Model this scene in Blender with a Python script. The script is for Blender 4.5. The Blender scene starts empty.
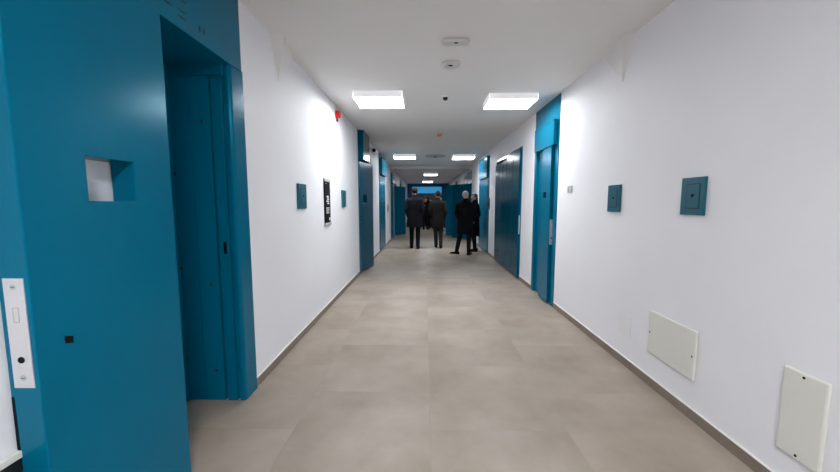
import bpy, bmesh, math, random
from mathutils import Vector, Matrix
random.seed(7)
sc = bpy.context.scene
C = sc.collection
S = 0.9                       # survey units -> metres
XL, XR, ZC = -1.38, 1.86, 3.0
WT = 0.5                      # wall thickness

# ------------------------------------------------------------------ materials
def srgb(r, g, b):
    f = lambda c: (c/255/12.92) if c/255 <= .04045 else ((c/255+.055)/1.055)**2.4
    return (f(r), f(g), f(b), 1)

def mat(name, col, rough=.5, metal=0, bump=0, bscale=60, var=0, vscale=3, spec=.5, coat=0, tint=None):
    m = bpy.data.materials.new(name); m.use_nodes = True
    n, l = m.node_tree.nodes, m.node_tree.links
    b = n['Principled BSDF']
    b.inputs['Base Color'].default_value = col
    b.inputs['Roughness'].default_value = rough
    b.inputs['Metallic'].default_value = metal
    b.inputs['Specular IOR Level'].default_value = spec
    b.inputs['Coat Weight'].default_value = coat
    if tint: b.inputs['Specular Tint'].default_value = tint
    tc = n.new('ShaderNodeTexCoord')
    if bump:
        t = n.new('ShaderNodeTexNoise'); t.inputs['Scale'].default_value = bscale; t.inputs['Detail'].default_value = 3
        l.new(tc.outputs['Object'], t.inputs['Vector'])
        bp = n.new('ShaderNodeBump'); bp.inputs['Strength'].default_value = bump; bp.inputs['Distance'].default_value = .01
        l.new(t.outputs['Fac'], bp.inputs['Height']); l.new(bp.outputs['Normal'], b.inputs['Normal'])
    if var:
        t2 = n.new('ShaderNodeTexNoise'); t2.inputs['Scale'].default_value = vscale; t2.inputs['Detail'].default_value = 5
        l.new(tc.outputs['Object'], t2.inputs['Vector'])
        cr = n.new('ShaderNodeValToRGB')
        c0 = tuple(x*(1-var) for x in col[:3])+(1,); c1 = tuple(min(1, x*(1+var)) for x in col[:3])+(1,)
        cr.color_ramp.elements[0].position = .3; cr.color_ramp.elements[1].position = .7
        cr.color_ramp.elements[0].color = c0; cr.color_ramp.elements[1].color = c1
        l.new(t2.outputs['Fac'], cr.inputs['Fac']); l.new(cr.outputs['Color'], b.inputs['Base Color'])
    return m

def emis(name, col, s):
    m = bpy.data.materials.new(name); m.use_nodes = True
    n, l = m.node_tree.nodes, m.node_tree.links
    n.remove(n['Principled BSDF'])
    e = n.new('ShaderNodeEmission'); e.inputs['Color'].default_value = col; e.inputs['Strength'].default_value = s
    l.new(e.outputs[0], n['Material Output'].inputs['Surface'])
    return m

M = {}
M['wall'] = mat('white_wall_paint', (.78, .78, .81, 1), .65, bump=.06, bscale=90, var=.015, vscale=2)
M['ceil'] = mat('ceiling_paint', (.76, .755, .745, 1), .85, bump=.05, bscale=80, var=.01)
M['blue'] = mat('teal_gloss_paint', (0, .118, .205, 1), .21, bump=.05, bscale=38, var=.03, vscale=2.5, spec=.28, tint=(.1, .72, 1, 1))
M['bluedark'] = mat('dark_teal_gloss_paint', (0, .058, .104, 1), .2, bump=.05, bscale=30, var=.03, vscale=2.5, spec=.2, tint=(.15, .75, 1, 1))
M['bluedeep'] = mat('deep_blue_paint', srgb(0, 62, 120), .4, bump=.03, var=.03)
M['bluelight'] = mat('glowing_blue_panel', srgb(60, 160, 215), .4)
_b = M['bluelight'].node_tree.nodes['Principled BSDF']; _b.inputs['Emission Color'].default_value = srgb(60, 165, 225); _b.inputs['Emission Strength'].default_value = .16   # transom's lit look put into pale colour and added glow, no backlight
M['plate'] = mat('teal_plate_paint', srgb(0, 88, 105), .4, bump=.02)
M['black'] = mat('black_void', (.004, .005, .007, 1), .6, spec=.1)
M['dark'] = mat('dark_metal', (.03, .03, .035, 1), .4, metal=.6)
M['steel'] = mat('brushed_steel', (.72, .72, .73, 1), .38, metal=.75, bump=.02, bscale=150)
M['white'] = mat('white_plastic', (.8, .8, .79, 1), .4)
M['cream'] = mat('off_white_cover', srgb(216, 216, 208), .45)
M['patch'] = mat('overpainted_cover', (.76, .76, .77, 1), .6)
M['red'] = mat('red_plastic', srgb(205, 22, 22), .35)
M['orange'] = mat('orange_plastic', srgb(200, 130, 50), .4)
M['grey'] = mat('grey_plastic', (.42, .42, .43, 1), .5)
M['smoke'] = mat('pale_grey_plastic', (.62, .62, .61, 1), .5)
M['glassy'] = mat('black_dome', (.02, .02, .025, 1), .08)
M['fix'] = mat('fixture_housing', (.88, .88, .88, 1), .5)
M['sideglow'] = mat('housing_side_glow', (.88, .88, .88, 1), .5)
_b = M['sideglow'].node_tree.nodes['Principled BSDF']; _b.inputs['Emission Color'].default_value = (.95, .97, 1, 1); _b.inputs['Emission Strength'].default_value = .09  # glow added to the white metal housing sides, standing in for bounced light

def floor_mat():
    m = bpy.data.materials.new('porcelain_tile'); m.use_nodes = True
    n, l = m.node_tree.nodes, m.node_tree.links
    b = n['Principled BSDF']
    tc = n.new('ShaderNodeTexCoord'); mp = n.new('ShaderNodeMapping')
    mp.inputs['Rotation'].default_value = (0, 0, math.radians(90))
    w = .907*S
    # columns run along the corridor; joints at x=-1.11 and y=2.24 / 2.69
    mp.inputs['Location'].default_value = (0.0, 0.0, 0)
    sep = n.new('ShaderNodeSeparateXYZ'); l.new(tc.outputs['Object'], sep.inputs[0])
    cmb = n.new('ShaderNodeCombineXYZ')
    ax = n.new('ShaderNodeMath'); ax.operation = 'ADD'; ax.inputs[1].default_value = (1.11+.907*20)*S
    ay = n.new('ShaderNodeMath'); ay.operation = 'ADD'; ay.inputs[1].default_value = (-2.24+.907*20)*S
    l.new(sep.outputs['X'], ax.inputs[0]); l.new(sep.outputs['Y'], ay.inputs[0])
    l.new(ay.outputs[0], cmb.inputs['X']); l.new(ax.outputs[0], cmb.inputs['Y'])
    br = n.new('ShaderNodeTexBrick')
    br.offset = .5; br.squash = 1
    br.inputs['Scale'].default_value = 1
    br.inputs['Brick Width'].default_value = w; br.inputs['Row Height'].default_value = w
    br.inputs['Mortar Size'].default_value = .0022; br.inputs['Mortar Smooth'].default_value = .1
    br.inputs['Bias'].default_value = 0
    br.inputs['Color1'].default_value = (.0, .0, .0, 1); br.inputs['Color2'].default_value = (1, 1, 1, 1)
    br.inputs['Mortar'].default_value = (.5, .5, .5, 1)
    l.new(cmb.outputs[0], br.inputs['Vector'])
    n1 = n.new('ShaderNodeTexNoise'); n1.inputs['Scale'].default_value = 1.7; n1.inputs['Detail'].default_value = 7; n1.inputs['Roughness'].default_value = .6
    l.new(tc.outputs['Object'], n1.inputs['Vector'])
    # every tile gets its own cut of the pattern
    off = n.new('ShaderNodeVectorMath'); off.operation = 'MULTIPLY_ADD'
    off.inputs[1].default_value = (7, 7, 7)
    l.new(br.outputs['Color'], off.inputs[0]); l.new(tc.outputs['Object'], off.inputs[2]); l.new(off.outputs[0], n1.inputs['Vector'])
    cr = n.new('ShaderNodeValToRGB')
    cr.color_ramp.elements[0].position = .25; cr.color_ramp.elements[0].color = srgb(138, 124, 110)
    cr.color_ramp.elements[1].position = .75; cr.color_ramp.elements[1].color = srgb(172, 160, 148)
    l.new(n1.outputs['Fac'], cr.inputs['Fac'])
    mix = n.new('ShaderNodeMixRGB'); mix.inputs['Color2'].default_value = srgb(128, 117, 106)
    mf = n.new('ShaderNodeMath'); mf.operation = 'MULTIPLY'; mf.inputs[1].default_value = .22
    l.new(br.outputs['Fac'], mf.inputs[0]); l.new(mf.outputs[0], mix.inputs['Fac'])
    l.new(cr.outputs['Color'], mix.inputs['Color1']); l.new(mix.outputs['Color'], b.inputs['Base Color'])
    n2 = n.new('ShaderNodeTexNoise'); n2.inputs['Scale'].default_value = 5; n2.inputs['Detail'].default_value = 4
    l.new(tc.outputs['Object'], n2.inputs['Vector'])
    rr = n.new('ShaderNodeMapRange'); rr.inputs['To Min'].default_value = .33; rr.inputs['To Max'].default_value = .5
    l.new(n2.outputs['Fac'], rr.inputs['Value']); l.new(rr.outputs[0], b.inputs['Roughness'])
    b.inputs['Specular IOR Level'].default_value = .4
    return m
M['floor'] = floor_mat()
M['skirt'] = mat('skirting_tile', srgb(125, 113, 102), .5, var=.12, vscale=4)
M['grout'] = mat('pale_sealant', srgb(225, 224, 220), .6)

# ------------------------------------------------------------------ mesh helpers
def B(): return bmesh.new()
def tagmi(bm, before, mi):
    for f in bm.faces:
        if f not in before: f.material_index = mi
def box(bm, x0, x1, y0, y1, z0, z1, mi=0):
    x0, x1 = sorted((x0, x1)); y0, y1 = sorted((y0, y1)); z0, z1 = sorted((z0, z1))
    v = [bm.verts.new(p) for p in ((x0,y0,z0),(x1,y0,z0),(x1,y1,z0),(x0,y1,z0),(x0,y0,z1),(x1,y0,z1),(x1,y1,z1),(x0,y1,z1))]
    for q in ((3,2,1,0),(4,5,6,7),(0,1,5,4),(1,2,6,5),(2,3,7,6),(3,0,4,7)):
        f = bm.faces.new([v[i] for i in q]); f.material_index = mi
def prism(bm, pts, z0, z1, mi=0):
    a = [bm.verts.new((p[0], p[1], z0)) for p in pts]; b = [bm.verts.new((p[0], p[1], z1)) for p in pts]
    n = len(pts)
    fs = [bm.faces.new(a[::-1]), bm.faces.new(b)]
    for i in range(n): fs.append(bm.faces.new((a[i], a[(i+1) % n], b[(i+1) % n], b[i])))
    for f in fs: f.material_index = mi
def cyl(bm, c, axis, r, h, seg=20, mi=0, r2=None):
    """cylinder centred at c along axis ('x','y','z')"""
    before = set(bm.faces)
    mtx = {'z': Matrix(), 'x': Matrix.Rotation(math.pi/2, 4, 'Y'), 'y': Matrix.Rotation(-math.pi/2, 4, 'X')}[axis]
    bmesh.ops.create_cone(bm, cap_ends=True, segments=seg, radius1=r, radius2=r if r2 is None else r2, depth=h,
                          matrix=Matrix.Translation(c) @ mtx)
    tagmi(bm, before, mi)
def ball(bm, c, rx, ry, rz, mi=0, seg=16, half=None):
    before = set(bm.faces)
    r = bmesh.ops.create_uvsphere(bm, u_segments=seg, v_segments=max(8, seg//2+2), radius=1)
    for v in r['verts']: v.co = Vector((v.co.x*rx+c[0], v.co.y*ry+c[1], v.co.z*rz+c[2]))
    tagmi(bm, before, mi)
def gridplate(bm, us, vs, solid, t0, t1, fn, mi=0):
    """a plate of cells (u,v) between depths t0,t1; cells where solid() is false are holes. fn(u,v,t)->xyz"""
    cache = {}
    def V(i, j, k):
        if (i, j, k) not in cache: cache[(i, j, k)] = bm.verts.new(fn(us[i], vs[j], (t0, t1)[k]))
        return cache[(i, j, k)]
    nu, nv = len(us)-1, len(vs)-1
    ok = lambda i, j: 0 <= i < nu and 0 <= j < nv and solid((us[i]+us[i+1])/2, (vs[j]+vs[j+1])/2)
    for i in range(nu):
        for j in range(nv):
            if not ok(i, j): continue
            for k in (0, 1):
                bm.faces.new((V(i,j,k), V(i+1,j,k), V(i+1,j+1,k), V(i,j+1,k))).material_index = mi
            for di, dj, e in ((-1,0,((i,j),(i,j+1))), (1,0,((i+1,j),(i+1,j+1))), (0,-1,((i,j),(i+1,j))), (0,1,((i,j+1),(i+1,j+1)))):
                if not ok(i+di, j+dj):
                    (a, b), (c, d) = e
                    bm.faces.new((V(a,b,0), V(c,d,0), V(c,d,1), V(a,b,1))).material_index = mi
    bmesh.ops.recalc_face_normals(bm, faces=bm.faces[:])

def wl(o):        # survey -> metres vector
    return Vector(o)*S
ORG = {}
def link(name, bm, mats, parent=None, bevel=0, smooth=False, local=False, recalc=True, scale=True):
    """bm is in survey units, world coordinates (or the parent's own coordinates when local)"""
    if recalc: bmesh.ops.recalc_face_normals(bm, faces=bm.faces[:])
    org = Vector((0, 0, 0))
    if parent is not None and not local: org = ORG.get(parent.name, Vector((0, 0, 0)))
    if parent is None:
        lo = [min(v.co[i] for v in bm.verts) for i in range(3)]; hi = [max(v.co[i] for v in bm.verts) for i in range(3)]
        org = Vector(((lo[0]+hi[0])/2, (lo[1]+hi[1])/2, lo[2]))
    for v in bm.verts: v.co = (v.co-org)*(S if scale else 1)
    me = bpy.data.meshes.new(name); bm.to_mesh(me); bm.free()
    o = bpy.data.objects.new(name, me); C.objects.link(o)
    if not isinstance(mats, (list, tuple)): mats = [mats]
    for m in mats: me.materials.append(M[m] if isinstance(m, str) else m)
    if parent is None:
        o.location = org*(S if scale else 1); ORG[o.name] = org
    else:
        o.parent = parent; ORG[o.name] = org
    if smooth:
        for p in me.polygons: p.use_smooth = True
    if bevel:
        b = o.modifiers.new('bevel', 'BEVEL'); b.width = bevel; b.segments = 2; b.limit_method = 'ANGLE'; b.angle_limit = math.radians(40)
    return o
def empty(name, loc, rz=0, parent=None):
    o = bpy.data.objects.new(name, None); C.objects.link(o); o.empty_display_size = .1
    if parent is not None:
        o.parent = parent; o.location = (Vector(loc)-ORG.get(parent.name, Vector((0,0,0))))*S
    else: o.location = Vector(loc)*S
    o.rotation_euler = (0, 0, rz); ORG[o.name] = Vector(loc)
    return o
def tag(o, label=None, cat=None, group=None, kind=None):
    if label: o['label'] = label
    if cat: o['category'] = cat
    if group: o['group'] = group
    if kind: o['kind'] = kind
    return o
def struct(name, bm, m, label=None, cat=None, **k):
    return tag(link(name, bm, m, **k), label, cat, kind='structure')

# ------------------------------------------------------------------ room shell
Y0, Y1 = -4.0, 31.0
# openings in the walls: (y0, y1, top)
GL = [(1.75, 2.63, 2.465), (7.28, 8.15, 2.36), (10.45, 11.4, 2.36), (14.0, 14.8, 2.3), (15.5, 16.3, 2.3), (19.0, 19.9, 2.3)]
GR = [(4.98, 5.80, 2.36), (6.72, 8.95, 2.52), (10.15, 11.1, 2.36), (13.9, 14.9, 2.3), (15.2, 16.1, 2.3), (20.0, 20.9, 2.3)]
def wall(name, gaps, xa, xb, lab):
    bm = B()
    us = sorted({Y0, Y1, *[g[0] for g in gaps], *[g[1] for g in gaps]}); vs = sorted({0, ZC, *[g[2] for g in gaps]})
    sol = lambda u, v: not any(g[0] < u < g[1] and v < g[2] for g in gaps)
    gridplate(bm, us, vs, sol, xa, xb, lambda u, v, t: (t, u, v))
    return struct(name, bm, 'wall', lab, 'wall')
wall('wall_left', GL, XL, XL-WT, 'long white painted corridor wall on the left side')
wall('wall_right', GR, XR, XR+WT, 'long white painted corridor wall on the right side')
bm = B(); box(bm, XL-WT-1.2, XR+WT+1.2, Y0-.3, Y1+.3, -.15, 0)
struct('floor', bm, 'floor', 'beige grey porcelain tile floor of the corridor', 'floor')
bm = B(); box(bm, XL-WT-1.2, XR+WT+1.2, Y0-.3, Y1+.3, ZC, ZC+.15)
struct('ceiling', bm, 'ceil', 'plain white plastered corridor ceiling', 'ceiling')
bm = B(); box(bm, XL-WT, XR+WT, Y1, Y1+.2, 0, ZC)
struct('wall_end', bm, 'wall', 'white wall closing the far end of the corridor', 'wall')
bm = B(); box(bm, XL-WT, XR+WT, Y0-.2, Y0, 0, ZC)
struct('wall_back', bm, 'wall', 'white wall behind the viewpoint', 'wall')
# back faces of the cells behind the openings keep daylight out
for nm, x in (('wall_cells_left', XL-WT-.9), ('wall_cells_right', XR+WT+.9)):
    bm = B(); box(bm, x-.1, x+.1, Y0-.2, Y1+.2, 0, ZC)
    struct(nm, bm, 'wall', 'plain wall inside the cells beyond the ' + ('left' if x < 0 else 'right') + ' doors', 'wall')

def skirting(name, gaps, x, s, lab):
    bm = B(); y = Y0
    runs = []
    for a, b in gaps: runs.append((y, a)); y = b
    runs.append((y, Y1))
    for a, b in runs:
        yy = a
        while yy < b-1e-4:
            e = min(b, yy+.9)
            box(bm, x, x-s*.012, yy+(.0015 if yy > a else 0), e-.0015, 0, .072)
            yy = e
        box(bm, x, x-s*.0095, a, b, .0, .070, 1)
        box(bm, x, x-s*.011, a, b, .072, .079, 1)
    return struct(name, bm, ['skirt', 'grout'], lab, 'baseboard')
skirting('baseboard_left', [(1.75, 2.64), (7.1, 8.3), (10.3, 11.9), (13.8, 15.0), (15.3, 16.5), (18.9, 20.0)], XL, -1, 'grey brown tile skirting along the left wall')
skirting('baseboard_right', [(4.85, 5.90), (6.66, 9.02), (10.0, 11.8), (13.75, 15.05), (15.1, 16.2), (19.9, 21.0)], XR, 1, 'grey brown tile skirting along the right wall')

# plaster haunches where wall and ceiling meet
def haunch(name, x, s, ya, yt, lab):
    bm = B()
    v = [bm.verts.new(q) for q in ((x+s*.01, ya, ZC+.01), (x-s*.115, ya+.06, ZC+.01), (x+s*.01, ya+.60, ZC+.01), (x+s*.008, yt, 2.60))]
    for q in ((0,1,2), (0,3,1), (1,3,2), (2,3,0)): bm.faces.new([v[i] for i in q])
    return struct(name, bm, 'ceil', lab, 'trim')
haunch('trim_1', XL, -1, 3.15, 3.33, 'small tapering plaster haunch high on the left wall')
haunch('trim_2', XR, 1, 3.19, 3.38, 'small tapering plaster haunch high on the right wall')
bm = B(); box(bm, XL, XR, 14.2, 14.6, 2.885, ZC)
struct('trim_3', bm, 'ceil', 'shallow plaster beam crossing the ceiling far along the corridor', 'trim')

# ------------------------------------------------------------------ doors
def make_leaf(root, hinge, ang, w, h, t, hole=None, lock=True, slot=True, z0=.03, lab=None, name='door_leaf', paint='blue'):
    """leaf plate in its own coordinates: x from the hinge, seen face at y=0, thickness t (signed)"""
    e_loc = hinge
    bm = B()
    us = [0, w]; vs = [z0, h]
    if hole: us = [0, hole[0], hole[1], w]; vs = [z0, hole[2], hole[3], h]
    sol = (lambda u, v: not (hole[0] < u < hole[1] and hole[2] < v < hole[3])) if hole else (lambda u, v: True)
    gridplate(bm, us, vs, sol, 0, t, lambda u, v, q: (u, q, v))
    o = link(name, bm, paint, root, bevel=.004, local=True)
    o.location = (Vector(hinge)-ORG[root.name])*S; o.rotation_euler = (0, 0, ang)
    if lab: o['label'] = lab
    ORG[o.name] = Vector((0, 0, 0))
    sg = 1 if t > 0 else -1; at = abs(t)
    if lock:
        bm = B(); c0, c1 = sg*at*.15, sg*at*.80; mid = (c0+c1)/2
        box(bm, w-.004, w+.003, c0, c1, .893, 1.26)
        for z in (1.232, .928):
            cyl(bm, (w+.003, mid, z), 'x', .009, .004, 14, 1); box(bm, w+.004, w+.0056, mid-.007, mid+.007, z-.0012, z+.0012, 2)
        for a, b2, c, d in ((-.010, .010, 1.1625, 1.165), (-.010, .010, 1.115, 1.1175), (-.010, -.008, 1.115, 1.165), (.008, .010, 1.115, 1.165)):
            box(bm, w+.002, w+.0045, mid+a, mid+b2, c, d, 1)
        cyl(bm, (w+.0035, mid, .989), 'x', .011, .003, 18, 2)
        p = link('lock_plate', bm, ['steel', 'grey', 'black'], o, bevel=.0015, local=True); p['label'] = 'pale steel lock plate with screws'
        bm = B(); box(bm, w-.004, w+.0015, sg*at*.88, sg*at*.965, .60, .86)
        link('edge_slot', bm, 'black', o, local=True)
    if slot:
        bm = B()
        f = -sg*.0015
        v = []
        for y in (0.004*sg, f):
            for u, z in ((w-.088, 1.034), (w-.118, 1.024), (w-.116, .998), (w-.090, 1.006)): v.append(bm.verts.new((u, y, z)))
        for q in ((0,1,2,3), (4,5,6,7), (0,1,5,4), (1,2,6,5), (2,3,7,6), (3,0,4,7)): bm.faces.new([v[i] for i in q])
        k = link('keyhole', bm, 'black', o, local=True); k['label'] = 'small black slanted keyhole'
    for z in (.35, h-.35):
        bm = B(); cyl(bm, (-.002, sg*at*.5, z), 'z', .012, .13, 14)
        link('hinge', bm, paint, o, local=True, smooth=False)
    return o

def portal(root, x, s, y0, y1, a, b, top, oz, depth=.12, pr=.012):
    """flat steel lining round an opening a..b, out to y0..y1, up to oz"""
    bm = B()
    us = [y0, a, b, y1]; vs = [0, top, oz]
    sol = lambda u, v: not (a < u < b and v < top)
    gridplate(bm, us, vs, sol, x-s*pr, x+s*.006, lambda u, v, t: (t, u, v))
    # reveal linings
    box(bm, x-s*.004, x+s*depth, a-.012, a+.004, 0, top); box(bm, x-s*.004, x+s*depth, b-.004, b+.012, 0, top)
    box(bm, x-s*.004, x+s*depth, a, b, top-.004, top+.012)
    return link('frame', bm, 'blue', root, bevel=.003)
def header_box(root, x, s, ya, yb, z0, z1, pr, paint='blue'):
    bm = B(); box(bm, x+s*.005, x-s*pr, ya, yb, z0, z1)
    # folded front lip and cap seam
    box(bm, x-s*(pr-.002), x-s*(pr+.006), ya+.01, yb-.01, z1-.02, z1)
    return link('header_box', bm, paint, root, bevel=.006)

HOLE = (.219, .43, 1.507, 1.675)
def door_root(n, x, y, lab):
    r = empty('door_%d' % n, (x, y, 0)); tag(r, lab, 'door', kind='structure'); return r

# --- door 1: nearest on the left, leaf swung right back against the wall
d = door_root(1, XL, 1.75, 'nearest blue steel cell door on the left, swung wide open against the wall')
jam = [(-1.36, 2.632), (-1.36, 2.478), (-1.366, 2.463), (-1.378, 2.456), (-1.400, 2.455), (-1.400, 2.485), (-1.428, 2.485), (-1.428, 2.458), (-1.500, 2.458), (-1.500, 2.492),
       (-1.523, 2.492), (-1.523, 2.462), (-1.667, 2.462), (-1.667, 2.474), (-1.673, 2.474), (-1.673, 2.462), (-1.86, 2.462), (-1.86, 2.632)]
bm = B(); prism(bm, jam, 0, 2.47); link('jamb', bm, 'blue', d, bevel=.003)
bm = B(); prism(bm, [(-1.365, 1.62), (-1.365, 1.75), (-1.86, 1.75), (-1.86, 1.745), (-1.385, 1.745), (-1.385, 1.62)], 0, 2.47); link('jamb', bm, 'blue', d)
bm = B()
box(bm, XL-.45, -1.352, 1.62, 2.605, 2.458, 2.997)
hd = link('header', bm, 'blue', d, bevel=.004)
bm = B(); box(bm, -1.665, -1.405, 2.435, 2.47, 2.385, 2.46); link('door_stop', bm, 'blue', d, bevel=.003)
bm = B()
for (ya, z) in ((1.855, 2.547), (1.965, 2.62), (1.955, 2.56), (1.96, 2.525), (1.845, 2.585), (1.975, 2.655), (1.86, 2.62)):
    box(bm, -1.356, -1.3508, ya, ya+.062, z-.003, z+.003)
k = link('vent_slots', bm, 'black', hd); k['label'] = 'dark narrow vent slots'
bm = B()
for ya in (2.14, 2.182): box(bm, -1.356, -1.3508, ya-.006, ya+.006, 2.525, 2.556)
link('screw_holes', bm, 'black', hd)
for x, zz in ((-1.79, (1.707, 1.023, .333)), (-1.575, (2.073, .904, .24))):
    for z in zz:
        bm = B(); cyl(bm, (x, 2.459, z), 'y', .0115, .008, 14, 0, .009)
        link('bolt', bm, 'dark', d)
bm = B(); box(bm, -1.468, -1.447, 2.453, 2.470, 1.13, 1.218); k = link('strike_slot', bm, 'black', d); k['label'] = 'black slot in the jamb for the lock bolt'
bm = B(); box(bm, -1.86, -1.80, 1.75, 2.462, 0, 2.465); link('inner_panel', bm, 'blue', d, bevel=.003)
make_leaf(d, (-1.268, 1.712, 0), -math.pi/2, .655, 2.455, -.104, HOLE, lab='blue leaf with an open hatch')

# --- door 2: left, beyond the posters, ajar
def simple_door(n, side, y0, y1, a, b, top, oz, hb, lab, leafs, depth=.14):
    x, s = (XL, -1) if side == 'l' else (XR, 1)
    r = door_root(n, x, (y0+y1)/2, lab)
    portal(r, x, s, y0, y1, a, b, top, oz, depth)
    if hb: header_box(r, x, s, *hb)
    for lf in leafs: make_leaf(r, **lf)
    return r
def direc(p, q): return math.atan2(q[1]-p[1], q[0]-p[0])
simple_door(2, 'l', 7.12, 8.30, 7.28, 8.15, 2.36, 2.995, (7.16, 7.95, 2.40, 2.99, .11, 'bluedark'),
    'blue steel cell door on the left just beyond the black notice, slightly ajar',
    [dict(hinge=(-1.385, 7.19, 0), ang=direc((-1.385, 7.19), (-1.205, 7.95)), w=.79, h=2.37, t=.08, hole=HOLE, paint='bluedark')])
simple_door(3, 'l', 10.3, 11.85, 10.45, 11.4, 2.36, 2.995, (10.35, 11.5, 2.36, 2.85, .10),
    'second blue cell door beyond the black notice on the left, shut under a brightly lit header',
    [dict(hinge=(XL+.02, 11.39, 0), ang=-math.pi/2, w=.93, h=2.35, t=-.06, lock=False)])
simple_door(4, 'l', 13.8, 15.0, 14.0, 14.8, 2.3, 2.85, (13.85, 14.9, 2.3, 2.7, .08),
    'dark teal shut door on the left, just before the open bright blue leaf',
    [dict(hinge=(XL+.03, 14.79, 0), ang=-math.pi/2, w=.78, h=2.29, t=-.06, lock=False)])
simple_door(5, 'l', 15.3, 16.5, 15.5, 16.3, 2.3, 2.6, None,
    'blue door on the left standing half open into the corridor behind the walking men',
    [dict(hinge=(-1.37, 15.48, 0), ang=direc((-1.37, 15.48), (-.915, 16.06)), w=.75, h=2.25, t=.06, hole=None)])
# right hand side
r6 = simple_door(6, 'r', 4.86, 5.89, 4.98, 5.80, 2.36, 2.995, (4.90, 5.74, 2.315, 2.665, .07),
    'tall narrow blue cell door on the right, nearest on that side, with a boxed header',
    [dict(hinge=(1.806, 5.37, 0), ang=-math.pi/2, w=.36, h=2.33, t=.09, hole=(.075, .20, 1.575, 1.66))])
bm = B(); box(bm, 1.885, 1.93, 5.385, 5.80, .02, 2.36); link('side_panel', bm, 'blue', r6, bevel=.003)
r = door_root(7, XR, 7.84, 'wide blue double door on the right with glossy bulging leaves')
portal(r, XR, 1, 6.66, 9.02, 6.72, 8.95, 2.52, 2.58, .14)
make_leaf(r, (1.815, 7.73, 0), -math.pi/2, 1.03, 2.545, .09, None, paint='bluedark', lab='taller near leaf with a steel lock')
make_leaf(r, (1.815, 8.94, 0), -math.pi/2, 1.195, 2.45, .05, None, paint='bluedark', lock=False, slot=False, lab='lower far leaf')
for ya in (7.2, 8.13, 8.53):
    bm = B(); box(bm, 1.811, 1.818, ya-.02, ya+.02, .12, 2.40); link('stiffener', bm, 'bluedark', r, bevel=.003)
simple_door(8, 'r', 10.0, 11.8, 10.15, 11.1, 2.36, 2.88, (10.1, 11.5, 2.25, 2.86, .07),
    'blue door on the right beside the standing couple, under a lit header box',
    [dict(hinge=(XR-.02, 11.09, 0), ang=-math.pi/2, w=.93, h=2.27, t=.06, lock=False)])
simple_door(9, 'r', 13.75, 15.05, 13.9, 14.9, 2.3, 2.8, None,
    'dark teal door on the right standing wide open behind the grey haired man',
    [dict(hinge=(1.80, 13.86, 0), ang=direc((1.80, 13.86), (1.165, 14.67)), w=1.02, h=2.27, t=-.07, paint='bluedark')])
simple_door(10, 'r', 15.1, 16.2, 15.2, 16.1, 2.3, 2.7, None,
    'blue door leaf on the right showing only its edge behind the dark teal open door',
    [dict(hinge=(1.80, 15.25, 0), ang=direc((1.80, 15.25), (.95, 15.62)), w=.93, h=2.3, t=-.06)])
simple_door(11, 'r', 19.9, 21.0, 20.0, 20.9, 2.3, 2.8, None,
    'dark blue door on the right, farthest open leaf near the crowd',
    [dict(hinge=(1.80, 20.0, 0), ang=direc((1.80, 20.0), (1.15, 20.6)), w=.9, h=2.3, t=-.06)])
simple_door(12, 'l', 18.9, 20.0, 19.0, 19.9, 2.3, 2.8, None,
    'farthest blue door on the left wall, shut, hidden behind the men',
    [dict(hinge=(XL+.02, 19.89, 0), ang=-math.pi/2, w=.87, h=2.29, t=-.06, lock=False)])
# far gateway
g = door_root(13, .24, 27, 'wide blue gateway with a pale blue transom at the far end of the corridor')
bm = B(); box(bm, XL, XR, 26.9, 27.1, 2.76, ZC); link('lintel', bm, 'bluedeep', g)
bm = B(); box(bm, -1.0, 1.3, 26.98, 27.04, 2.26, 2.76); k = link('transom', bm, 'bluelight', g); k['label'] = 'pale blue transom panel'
for xa, xb in ((XL, -1.0), (1.3, XR)):
    bm = B(); box(bm, xa, xb, 26.95, 27.08, 0, 2.76); link('post', bm, 'bluedeep', g)

# ------------------------------------------------------------------ ceiling lights
def light(x0, x1, y0, y1, strength, lab):
    t = empty('ceiling_light', ((x0+x1)/2, (y0+y1)/2, 2.915)); tag(t, lab, 'light', 'square ceiling lights along the corridor')
    bm = B()
    w = .012
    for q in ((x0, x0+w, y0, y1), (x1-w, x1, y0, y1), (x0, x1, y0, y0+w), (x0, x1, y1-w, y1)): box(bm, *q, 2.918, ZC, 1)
    box(bm, x0, x1, y0, y1, 2.985, ZC)
    link('housing', bm, ['fix', 'sideglow'], t)
    bm = B(); box(bm, x0+.010, x1-.010, y0+.010, y1-.010, 2.915, 2.93)
    link('diffuser', bm, emis('lamp_%.1f_%.1f' % (x0, y0), (.94, .97, 1, 1), strength), t)
E0 = 13.0
light(-.975, -.305, 4.74, 5.29, E0, 'bright square ceiling light near the red alarm, left of the nearest pair')
light(.88, 1.55, 4.86, 5.37, E0, 'bright square ceiling light near the tall right door, right of the nearest pair')
light(-.985, -.305, 10.75, 11.3, E0*1.0, 'smaller looking ceiling light on the left of the second pair')
light(.88, 1.56, 10.85, 11.4, E0*1.0, 'smaller looking ceiling light on the right of the second pair, above the standing couple')
light(-.05, .63, 17.4, 18.0, E0*.5, 'single ceiling light far along, centred above the walking men')
light(-.15, .53, 23.2, 23.8, E0*.5, 'farthest small ceiling light just before the blue gateway')
light(-.05, .62, -1.35, -.7, E0*2.35, 'single ceiling light behind the viewpoint')

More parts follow.
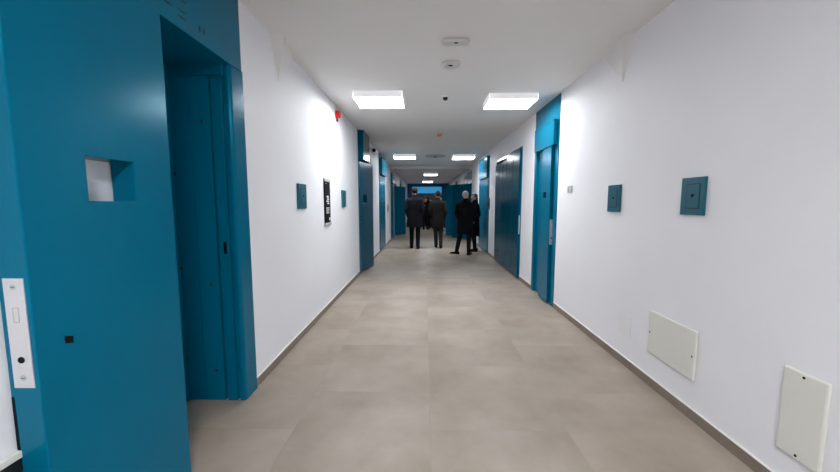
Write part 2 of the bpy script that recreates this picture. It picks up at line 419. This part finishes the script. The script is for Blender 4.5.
# ------------------------------------------------------------------ ceiling devices
t = empty('smoke_detector', (.285, 3.33, 2.96)); tag(t, 'flat oblong grey detector on the ceiling, the nearest one', 'detector')
bm = B(); prism(bm, [(.285+.125*math.copysign(abs(math.cos(a))**.35, math.cos(a)), 3.33+.055*math.copysign(abs(math.sin(a))**.5, math.sin(a))) for a in [i*math.pi/12+.01 for i in range(24)]], 2.968, ZC); link('body', bm, 'smoke', t, bevel=.006)
bm = B(); ball(bm, (.285, 3.31, 2.969), .022, .014, .006, 0, 12); link('sensor', bm, 'black', t)
t = empty('smoke_detector', (.275, 3.86, 2.955)); tag(t, 'round grey detector on the ceiling behind the oblong one', 'detector')
bm = B(); cyl(bm, (.275, 3.86, 2.99), 'z', .105, .02, 28); cyl(bm, (.275, 3.86, 2.974), 'z', .075, .02, 28, 0, .095); link('body', bm, 'smoke', t, bevel=.004)
bm = B(); ball(bm, (.272, 3.82, 2.965), .025, .016, .008, 0, 12); link('sensor', bm, 'black', t)
t = empty('dome_camera', (.285, 5.0, 2.95)); tag(t, 'tiny black dome camera between the two nearest ceiling lights', 'camera')
bm = B(); cyl(bm, (.285, 5.0, 2.99), 'z', .055, .02, 24); link('base', bm, 'white', t)
bm = B(); ball(bm, (.285, 5.0, 2.98), .038, .038, .04, 0, 16); link('dome', bm, 'glassy', t, smooth=True)
t = empty('smoke_detector', (.30, 7.62, 2.95)); tag(t, 'small orange brown sensor on the ceiling past the nearest lights', 'detector')
bm = B(); cyl(bm, (.30, 7.62, 2.99), 'z', .075, .02, 24); link('base', bm, 'smoke', t)
bm = B(); cyl(bm, (.30, 7.62, 2.965), 'z', .045, .035, 24, 0, .065); link('sensor', bm, 'orange', t, bevel=.004)
t = empty('smoke_detector', (.32, 11.1, 2.95)); tag(t, 'wide flat grey detector between the second pair of ceiling lights', 'detector')
bm = B(); cyl(bm, (.32, 11.1, 2.985), 'z', .30, .03, 32, 0, .34); link('body', bm, 'grey', t)
bm = B(); ball(bm, (.32, 11.05, 2.965), .04, .04, .025, 0, 12); link('sensor', bm, 'black', t)

# ------------------------------------------------------------------ wall things
def bx(bm, x, s, o0, o1, y0, y1, z0, z1, mi=0): box(bm, x-s*o0, x-s*o1, y0, y1, z0, z1, mi)
def wall_plate(x, s, y0, y1, z0, z1, lab, grp):
    t = empty('wall_plate', (x, (y0+y1)/2, z0)); tag(t, lab, 'wall plate', grp)
    bm = B(); bx(bm, x, s, 0, .022, y0, y1, z0, z1); 
    for yy in (y0+.013, y1-.013):
        for zz in (z0+.018, z1-.018): cyl(bm, (x-s*.023, yy, zz), 'x', .004, .004, 8)
    link('cover', bm, 'plate', t, bevel=.004)
    m, w, h = (y0+y1)/2-(.012 if s > 0 else 0), (y1-y0)*.30, (z1-z0)*.33; zc = (z0+z1)/2
    bm = B()
    for q in ((m-w, m+w, zc+h-.006, zc+h), (m-w, m+w, zc-h, zc-h+.006), (m-w, m-w+.006, zc-h, zc+h), (m+w-.006, m+w, zc-h, zc+h)):
        bx(bm, x, s, .018, .0235, *q)
    link('groove', bm, 'dark', t)
    bm = B(); bx(bm, x, s, .02, .027, m-w+.006, m+w-.006, zc-h+.006, zc+h-.006); link('flap', bm, 'plate', t, bevel=.003)
    bm = B(); cyl(bm, (x-s*.027, m, zc+.005), 'x', .011, .006, 14); link('keyhole', bm, 'black', t)
wall_plate(XR, 1, 2.30, 2.50, 1.417, 1.675, 'teal wall plate nearest on the right white wall', 'teal plates on the right wall')
wall_plate(XR, 1, 3.285, 3.49, 1.414, 1.674, 'teal wall plate on the right wall between the nearest plate and the light switch', 'teal plates on the right wall')
wall_plate(XL, -1, 3.69, 3.93, 1.437, 1.71, 'teal wall plate left of the black notice', 'teal plates on the left wall')
wall_plate(XL, -1, 5.65, 5.91, 1.43, 1.71, 'teal wall plate right of the black notice', 'teal plates on the left wall')
def slim(x, s, y0, y1, z0, z1, lab, nm, m):
    t = empty(nm, (x, (y0+y1)/2, z0)); tag(t, lab, 'wall panel')
    bm = B(); bx(bm, x, s, 0, .025, y0, y1, z0, z1); link('body', bm, m, t, bevel=.004)
    bm = B(); bx(bm, x, s, .02, .03, y0+(y1-y0)*.2, y1-(y1-y0)*.2, z0+.05, z1-.05); link('window', bm, 'glassy', t)
slim(XR, 1, 9.88, 10.02, 1.32, 1.65, 'small dark control panel on the right wall before the couple', 'control_panel', 'dark')
slim(XL, -1, 12.35, 12.75, 1.17, 1.47, 'small dark control panel far along the left wall', 'control_panel', 'grey')

t = empty('notice', (XL, 4.80, 1.2)); tag(t, 'tall black notice board held by grey clips on the left wall', 'notice')
bm = B(); bx(bm, XL, -1, .004, .016, 4.665, 4.935, 1.215, 1.815); bd = link('board', bm, 'black', t, bevel=.002)
for z0, z1, n in ((1.795, 1.835, 0), (1.19, 1.225, 1)):
    bm = B(); bx(bm, XL, -1, 0, .024, 4.655, 4.945, z0, z1); k = link('clip_rail', bm, 'grey', t, bevel=.003)
o = (.0155, .0175)
for (ya, yb, za, zb) in ((4.76, 4.85, 1.575, 1.60), (4.77, 4.87, 1.545, 1.565), (4.74, 4.86, 1.515, 1.535), (4.78, 4.87, 1.485, 1.505),
                         (4.72, 4.88, 1.43, 1.437), (4.72, 4.86, 1.415, 1.422), (4.72, 4.88, 1.40, 1.407), (4.72, 4.83, 1.385, 1.392), (4.72, 4.87, 1.37, 1.377), (4.72, 4.85, 1.355, 1.362),
                         (4.86, 4.91, 1.255, 1.295), (4.70, 4.76, 1.765, 1.772)):
    bm = B(); bx(bm, XL, -1, *o, ya, yb, za, zb)
    k = link('printed_line', bm, 'white', bd); k['label'] = 'white printed line'

t = empty('alarm_sounder', (XL, 5.44, 2.75)); tag(t, 'round red fire alarm sounder high on the left wall', 'alarm')
bm = B(); cyl(bm, (XL+.010, 5.44, 2.865), 'x', .065, .026, 28); link('base', bm, 'red', t, bevel=.003)
bm = B(); cyl(bm, (XL+.038, 5.44, 2.865), 'x', .048, .04, 28, 0, .058); ball(bm, (XL+.056, 5.44, 2.865), .014, .036, .036); link('horn', bm, 'red', t, bevel=.003)
bm = B(); cyl(bm, (XL+.018, 5.44, 2.785), 'z', .015, .05, 14, 0); link('cable_gland', bm, 'dark', t)

t = empty('light_switch', (XR, 4.44, 1.628)); tag(t, 'small grey light switch on the right wall beside the tall door', 'switch')
bm = B(); bx(bm, XR, 1, 0, .014, 4.38, 4.50, 1.628, 1.718); link('plate', bm, 'grey', t, bevel=.004)
bm = B(); bx(bm, XR, 1, .012, .021, 4.45, 4.485, 1.645, 1.70); link('rocker', bm, 'grey', t, bevel=.002)
bm = B(); bx(bm, XR, 1, .012, .019, 4.395, 4.44, 1.645, 1.70); link('rocker', bm, 'smoke', t, bevel=.002)

def cover(x, s, y0, y1, z0, z1, scr, lab, m='cream', th=.02, nm='access_cover'):
    t = empty(nm, (x, (y0+y1)/2, z0)); tag(t, lab, 'cover plate')
    bm = B(); bx(bm, x, s, 0, th, y0, y1, z0, z1); link('plate', bm, m, t, bevel=min(.012, th*.6))
    for yy, zz in scr:
        bm = B(); cyl(bm, (x-s*th, yy, zz), 'x', .0065, .004, 12); link('screw', bm, 'black', t)
cover(XR, 1, 2.27, 2.757, .275, .632, ((2.735, .452), (2.292, .447)), 'wide off white cover plate low on the right wall')
cover(XR, 1, 1.508, 1.71, .228, .678, ((1.612, .655), (1.612, .252)), 'upright off white cover plate nearest on the right, above the skirting')
cover(XR, 1, 3.02, 3.23, .28, .474, (), 'faint overpainted cover plate low on the right wall', 'patch', .003)
t = empty('access_cover', (XL, .9, .30)); tag(t, 'dark grey cover with pale rim low on the left wall behind the open blue door', 'cover plate')
bm = B(); bx(bm, XL, -1, 0, .018, .70, 1.12, .30, .65); link('plate', bm, 'dark', t, bevel=.004)
bm = B(); bx(bm, XL, -1, 0, .024, .69, 1.13, .645, .672); link('rim', bm, 'cream', t, bevel=.004)

# camera beyond door 2 header
t = empty('wall_camera', (XL, 8.45, 2.6)); tag(t, 'white wall camera with dark lens beyond the ajar left door', 'camera')
bm = B(); bx(bm, XL, -1, 0, .12, 8.40, 8.50, 2.78, 2.84); link('bracket', bm, 'white', t, bevel=.004)
bm = B(); cyl(bm, (XL+.14, 8.44, 2.75), 'y', .075, .22, 20); link('housing', bm, 'white', t, bevel=.006)
bm = B(); cyl(bm, (XL+.155, 8.325, 2.755), 'y', .045, .02, 20); link('lens', bm, 'glassy', t)

# ------------------------------------------------------------------ people
SK = {'a': mat('skin_fair', srgb(205, 160, 135), .55)}
CL = {}
def cloth(n, c): 
    if n not in CL: CL[n] = mat(n, c, .85, bump=.1, bscale=120, spec=.06)
    return CL[n]
def capsule(bm, p, q, r0, r1, seg=12, flat=None):
    p, q = Vector(p), Vector(q); d = q-p; L = d.length
    if L < 1e-6: return
    rot = d.to_track_quat('Z', 'Y').to_matrix().to_4x4()
    bmesh.ops.create_cone(bm, cap_ends=True, segments=seg, radius1=r0, radius2=r1, depth=L, matrix=Matrix.Translation((p+q)/2) @ rot)
    for c, r in ((p, r0), (q, r1)):
        bmesh.ops.create_uvsphere(bm, u_segments=seg, v_segments=seg//2+2, radius=r, matrix=Matrix.Translation(c))
def loft(bm, secs, seg=20):
    """secs: (centre, rx, ry) stacked; horizontal ellipses"""
    rings = []
    for c, rx, ry in secs:
        rings.append([bm.verts.new((c[0]+rx*math.cos(2*math.pi*i/seg), c[1]+ry*math.sin(2*math.pi*i/seg), c[2])) for i in range(seg)])
    for a, b in zip(rings, rings[1:]):
        for i in range(seg): bm.faces.new((a[i], a[(i+1) % seg], b[(i+1) % seg], b[i]))
    bm.faces.new(rings[0][::-1]); bm.faces.new(rings[-1])
def fuse(name, bm, m, parent, vox=.01, it=4):
    """join overlapping volumes into one continuous skin"""
    bmesh.ops.recalc_face_normals(bm, faces=bm.faces[:])
    me = bpy.data.meshes.new('tmp'); bm.to_mesh(me); bm.free()
    o = bpy.data.objects.new('tmp', me); C.objects.link(o)
    r = o.modifiers.new('r', 'REMESH'); r.mode = 'VOXEL'; r.voxel_size = vox
    s = o.modifiers.new('s', 'SMOOTH'); s.iterations = it; s.factor = .5
    dg = bpy.context.evaluated_depsgraph_get(); dg.update()
    nm = bpy.data.meshes.new_from_object(o.evaluated_get(dg))
    bpy.data.objects.remove(o); bpy.data.meshes.remove(me)
    nm.name = name
    for p in nm.polygons: p.use_smooth = True
    nm.materials.clear(); nm.materials.append(m)
    n = bpy.data.objects.new(name, nm); C.objects.link(n)
    if parent: n.parent = parent
    return n
def plain(name, bm, m, parent):
    bmesh.ops.recalc_face_normals(bm, faces=bm.faces[:])
    me = bpy.data.meshes.new(name); bm.to_mesh(me); bm.free()
    for p in me.polygons: p.use_smooth = True
    me.materials.append(m); o = bpy.data.objects.new(name, me); C.objects.link(o); o.parent = parent
    return o

def person(loc, rz, H, label, coat, trousers, hair, feet, hem=.33, arms=None, head_turn=0, head_tilt=0, hairlen=0, build=1.0, group=None, foot_turn=(0.15, -0.15), bare_legs=False, collar=True):
    """loc in survey units; local +y is forward, feet = ((x,y),(x,y)) left,right relative to the centre, in metres"""
    t = bpy.data.objects.new('person', None); C.objects.link(t)
    t.location = (loc[0]*S, loc[1]*S, 0); t.rotation_euler = (0, 0, rz); t['label'] = label; t['category'] = 'person'
    if group: t['group'] = group
    k = H/1.75
    V = lambda x, y, z: Vector((x*k, y*k, z*k))
    hipz, shz, nz = .92, 1.44, 1.50
    shw, hw = .170*build, .09
    body = B(); legs = B(); cb = B()
    # ---- torso and head (bare skin; clothes go over it)
    loft(body, [(V(0,0,.86), .145*k, .10*k), (V(0,0,.95), .165*k, .115*k), (V(0,.0,1.08), .14*k, .10*k), (V(0,.0,1.25), .165*k, .11*k), (V(0,-.005,1.38), .175*k, .105*k), (V(0,-.01,1.45), .11*k, .075*k), (V(0,-.01,1.50), .06*k, .06*k)])
    capsule(body, V(0,-.012,1.44), V(0,.01,1.58), .058*k, .052*k)
    R = Matrix.Rotation(head_turn, 4, 'Z') @ Matrix.Rotation(head_tilt, 4, 'X')
    hc = V(0, .02, 1.622)
    Hd = lambda x, y, z: hc + R @ (Vector((x, y, z))*k)
    def hball(bm, c, rx, ry, rz, seg=16):
        r = bmesh.ops.create_uvsphere(bm, u_segments=seg, v_segments=seg//2+2, radius=1)
        for v in r['verts']: v.co = Hd(v.co.x*rx+c[0], v.co.y*ry+c[1], v.co.z*rz+c[2])
    hball(body, (0, -.012, .035), .074, .094, .082); hball(body, (0, .022, -.03), .058, .066, .078); hball(body, (0, .05, -.085), .03, .03, .022)
    capsule(body, Hd(0, .088, .015), Hd(0, .108, -.02), .010*k, .014*k, 8)
    hball(body, (0, .076, .03), .05, .014, .010, 10)
    for sx in (-1, 1): hball(body, (sx*.076, -.005, -.005), .010, .022, .032, 10)
    hball(body, (0, .083, -.052), .022, .010, .008, 10)
    # ---- limbs
    arms = arms or (None, None)
    for i, sx in ((0, -1), (1, 1)):
        sh = V(sx*shw, -.005, shz-.06)
        el, wr = (V(*arms[i][0]), V(*arms[i][1])) if arms[i] else (V(sx*(shw+.055), -.03, 1.13), V(sx*(shw+.065), .035, .885))
        capsule(body, sh, el, .047*k, .038*k); capsule(body, el, wr, .038*k, .026*k)
        dirv = (wr-el).normalized()
        side = dirv.cross(Vector((0, 1, 0)) if abs(dirv.y) < .8 else Vector((1, 0, 0))).normalized()   # thumb side reference
        fwd = side.cross(dirv).normalized()
        if fwd.y < 0: fwd = -fwd
        inn = Vector((-sx, 0, 0)); inn = (inn-dirv*inn.dot(dirv)).normalized() if abs(inn.dot(dirv)) < .95 else side
        pc = wr+dirv*.085*k
        for j in range(4):                                   # palm and four fingers spread from front to back
            off = fwd*((.030-.020*j)*k)
            capsule(body, wr+off*.55, pc+off, .013*k, .0125*k, 8)
            L = (.068, .078, .072, .056)[j]*k
            m1 = pc+off+dirv*L*.5+inn*.006*k; m2 = pc+off+dirv*L*.85+inn*.026*k
            capsule(body, pc+off, m1, .0098*k, .0092*k, 8); capsule(body, m1, m2, .0092*k, .008*k, 8)
        tb = wr+dirv*.03*k+fwd*.022*k
        tm = tb+(dirv*.6+fwd*.55+inn*.35)*.05*k
        capsule(body, tb, tm, .0115*k, .0105*k, 8); capsule(body, tm, tm+(dirv*.9+inn*.25)*.035*k, .0105*k, .009*k, 8)
        # sleeve
        capsule(cb, sh, el, .074*k*build, .060*k); capsule(cb, el, wr-dirv*.012*k, .060*k, .047*k)
    shoes = []
    for i, sx in ((0, -1), (1, 1)):
        fx, fy = feet[i]
        hp = V(sx*hw, 0, .90); an = Vector((fx, fy-.03, .085)); 
        kn = (hp+an)/2+Vector((0, .035 if abs(fy) < .12 else .06, .0))*k; kn.z = .49*k
        capsule(body, hp, kn, .075*k, .052*k); capsule(body, kn, an, .050*k, .036*k); capsule(body, an, an-Vector((0, 0, .05)), .036*k, .034*k)
        a = foot_turn[i]; fd = Vector((-math.sin(a), math.cos(a), 0))
        capsule(body, Vector((an.x, an.y, .04))-fd*.03, Vector((an.x, an.y, .022))+fd*.12, .026, .014)
        if not bare_legs:
            capsule(legs, hp, kn, .092*k, .070*k); capsule(legs, kn, an+Vector((0, 0, -.01)), .069*k, .055*k)
        sb = B()
        pr = [(-.075, .030, .070), (-.06, .038, .075), (0, .037, .085), (.06, .043, .062), (.12, .046, .048), (.17, .038, .040), (.195, .018, .030)]
        lr = fd.cross(Vector((0, 0, 1)))
        rings = []
        for yy, w, h in pr:
            c = Vector((an.x, an.y, 0))+fd*yy
            rings.append([sb.verts.new(c+lr*(w*math.cos(q))+Vector((0, 0, max(.0, h*.5+h*.5*math.copysign(abs(math.sin(q))**.6, math.sin(q)))))) for q in [2*math.pi*n/14 for n in range(14)]])
        for ra, rb in zip(rings, rings[1:]):
            for n in range(14): sb.faces.new((ra[n], ra[(n+1) % 14], rb[(n+1) % 14], rb[n]))
        sb.faces.new(rings[0][::-1]); sb.faces.new(rings[-1])
        shoes.append(sb)
    # ---- coat
    w = build
    hz = H*hem/k
    loft(cb, [(V(0,.0,hz), .225*k*w, .155*k), (V(0,0,(hz+.92)/2), .215*k*w, .15*k), (V(0,0,.95), .20*k*w, .142*k), (V(0,0,1.10), .185*k*w, .132*k), (V(0,0,1.27), .20*k*w, .138*k), (V(0,-.005,1.39), .20*k*w, .125*k), (V(0,-.01,1.46), .135*k*w, .09*k), (V(0,-.01,1.50), .085*k, .080*k), (V(0,-.005,1.553), .076*k, .078*k)])
    fuse('body', body, SK['a'], t, .0065, 3)
    c = fuse('coat', cb, coat, t, .009, 4)
    if not bare_legs: fuse('trousers', legs, trousers, t, .01, 3)
    for sb in shoes: plain('shoe', sb, cloth('black_leather', (.008, .008, .009, 1)), t)
    # ---- hair
    hb = B()
    r = bmesh.ops.create_uvsphere(hb, u_segments=28, v_segments=20, radius=1)
    for v in r['verts']:
        j = 1+.03*math.sin(v.co.x*17+v.co.z*9)*math.sin(v.co.y*13)
        v.co = Vector((v.co.x*.084*j, v.co.y*.106*j-.014, v.co.z*.094*j+.036))
    kill = [f for f in hb.faces if (lambda c: (c.y > .035 and c.z < .075) or c.z < (-.035 if c.y < 0 else .0))(f.calc_center_median())]
    bmesh.ops.delete(hb, geom=kill, context='FACES')
    r2 = bmesh.ops.solidify(hb, geom=hb.faces[:], thickness=.012)
    if hairlen:
        r = bmesh.ops.create_uvsphere(hb, u_segments=24, v_segments=16, radius=1)
        for v in r['verts']: v.co = Vector((v.co.x*.092, v.co.y*.062-.058, v.co.z*(.12+hairlen/2)-.03-hairlen/2))
    for v in hb.verts: v.co = Hd(v.co.x, v.co.y, v.co.z)
    plain('hair', hb, hair, t)
    for sx in (-1, 1):
        eb = B(); hball(eb, (sx*.030, .083, .012), .011, .006, .006, 10)
        plain('eye', eb, cloth('dark_eyes', (.02, .015, .012, 1)), t)
    mb = B(); hball(mb, (0, .091, -.053), .021, .004, .003, 10); plain('mouth', mb, cloth('lips', srgb(150, 85, 80)), t)
    return t

BLK = cloth('black_wool', (.0065, .0065, .008, 1)); NAV = cloth('charcoal_wool', (.014, .014, .018, 1)); BRN = cloth('dark_brown_cloth', (.017, .015, .016, 1))
TRO = cloth('black_trouser', (.010, .010, .012, 1)); TRG = cloth('grey_trouser', (.03, .03, .032, 1))
HB = mat('dark_brown_hair', (.010, .007, .005, 1), .7, spec=.15); HG = mat('grey_hair', (.36, .35, .34, 1), .6); HR = mat('auburn_hair', (.05, .018, .011, 1), .55)
person((-.335, 11.3), 0.0, 1.80, 'tall person in dark coat walking away, left of the two walkers', NAV, TRO, HB, ((-.10, .07), (.09, -.06)), hem=.355, build=1.08, arms=(((-.238,-.06,1.13),(-.205,.11,.93)),((.238,-.06,1.13),(.205,.11,.93))))
person((.43, 11.45), -.05, 1.71, 'person in dark brown coat walking away, right of the two walkers', BRN, TRG, HB, ((-.05, .09), (.09, -.10)), hem=.36, build=1.05, arms=(((-.238,-.06,1.13),(-.205,.11,.93)),((.238,-.06,1.13),(.205,.11,.93))))
person((1.17, 9.95), -.35, 1.66, 'grey haired person in long black coat standing near the double door', BLK, TRO, HG, ((-.22, .02), (.12, -.05)), hem=.33, build=1.12, arms=(((-.238,-.06,1.13),(-.205,.11,.93)),((.238,-.06,1.13),(.205,.11,.93))), foot_turn=(1.35, -.1), head_turn=-.35)
person((1.53, 10.62), 1.75, 1.62, 'auburn haired person in black coat facing the grey haired person', BLK, TRO, HR, ((-.08, .03), (.08, -.03)), hem=.27, hairlen=.16, arms=(((-.25,-.06,1.13),(-.205,.11,.93)),((.25,-.06,1.13),(.205,.11,.93))), head_turn=.25, build=1.0)
# people farther on, in the crowd before the gateway
person((.03, 19.4), math.pi, 1.60, 'person in black facing this way, seen between the two walkers', BLK, TRO, HB, ((-.09, .0), (.09, .03)), hem=.40,
       arms=(None, ((.24, .06, 1.12), (.10, .30, 1.28))))
person((.36, 20.1), math.pi-.3, 1.58, 'person in black coat just behind the right walker in the far crowd', BLK, TRO, HB, ((-.09, .0), (.09, .03)), hem=.38)
person((-.42, 20.6), math.pi+.2, 1.62, 'person in charcoal coat far behind the left walker', NAV, TRO, HB, ((-.09, .0), (.09, .03)), hem=.38)
person((.80, 18.2), math.pi+.5, 1.66, 'person in dark coat between the right walker and the open blue door', BLK, TRO, HB, ((-.09, .0), (.09, .03)), hem=.38, head_turn=-.3)
person((.16, 22.5), 0, 1.72, 'farthest person in the crowd, back turned, under the last light', NAV, TRO, HB, ((-.09, .0), (.09, .03)), hem=.40)

# ------------------------------------------------------------------ camera, world, view
F = 342.0
cam = bpy.data.cameras.new('camera'); co = bpy.data.objects.new('camera', cam); C.objects.link(co)
cam.sensor_width = 36; cam.lens = F/840*36; cam.clip_start = .02; cam.clip_end = 200
pitch = math.atan(33/F); yaw = math.atan(5/math.hypot(F, 33))
co.location = (0, 0, 1.5*S); co.rotation_euler = (math.pi/2-pitch, 0, yaw)
sc.camera = co
w = bpy.data.worlds.new('world'); sc.world = w; w.use_nodes = True
w.node_tree.nodes['Background'].inputs['Color'].default_value = (.5, .55, .6, 1); w.node_tree.nodes['Background'].inputs['Strength'].default_value = .02
vs = sc.view_settings
vs.view_transform = 'Standard'; vs.look = 'None'; vs.gamma = 1; vs.use_curve_mapping = False; vs.exposure = 1.66
sc.cycles.use_denoising = True
sc.cycles.max_bounces = 10; sc.cycles.diffuse_bounces = 7; sc.cycles.sample_clamp_indirect = 6
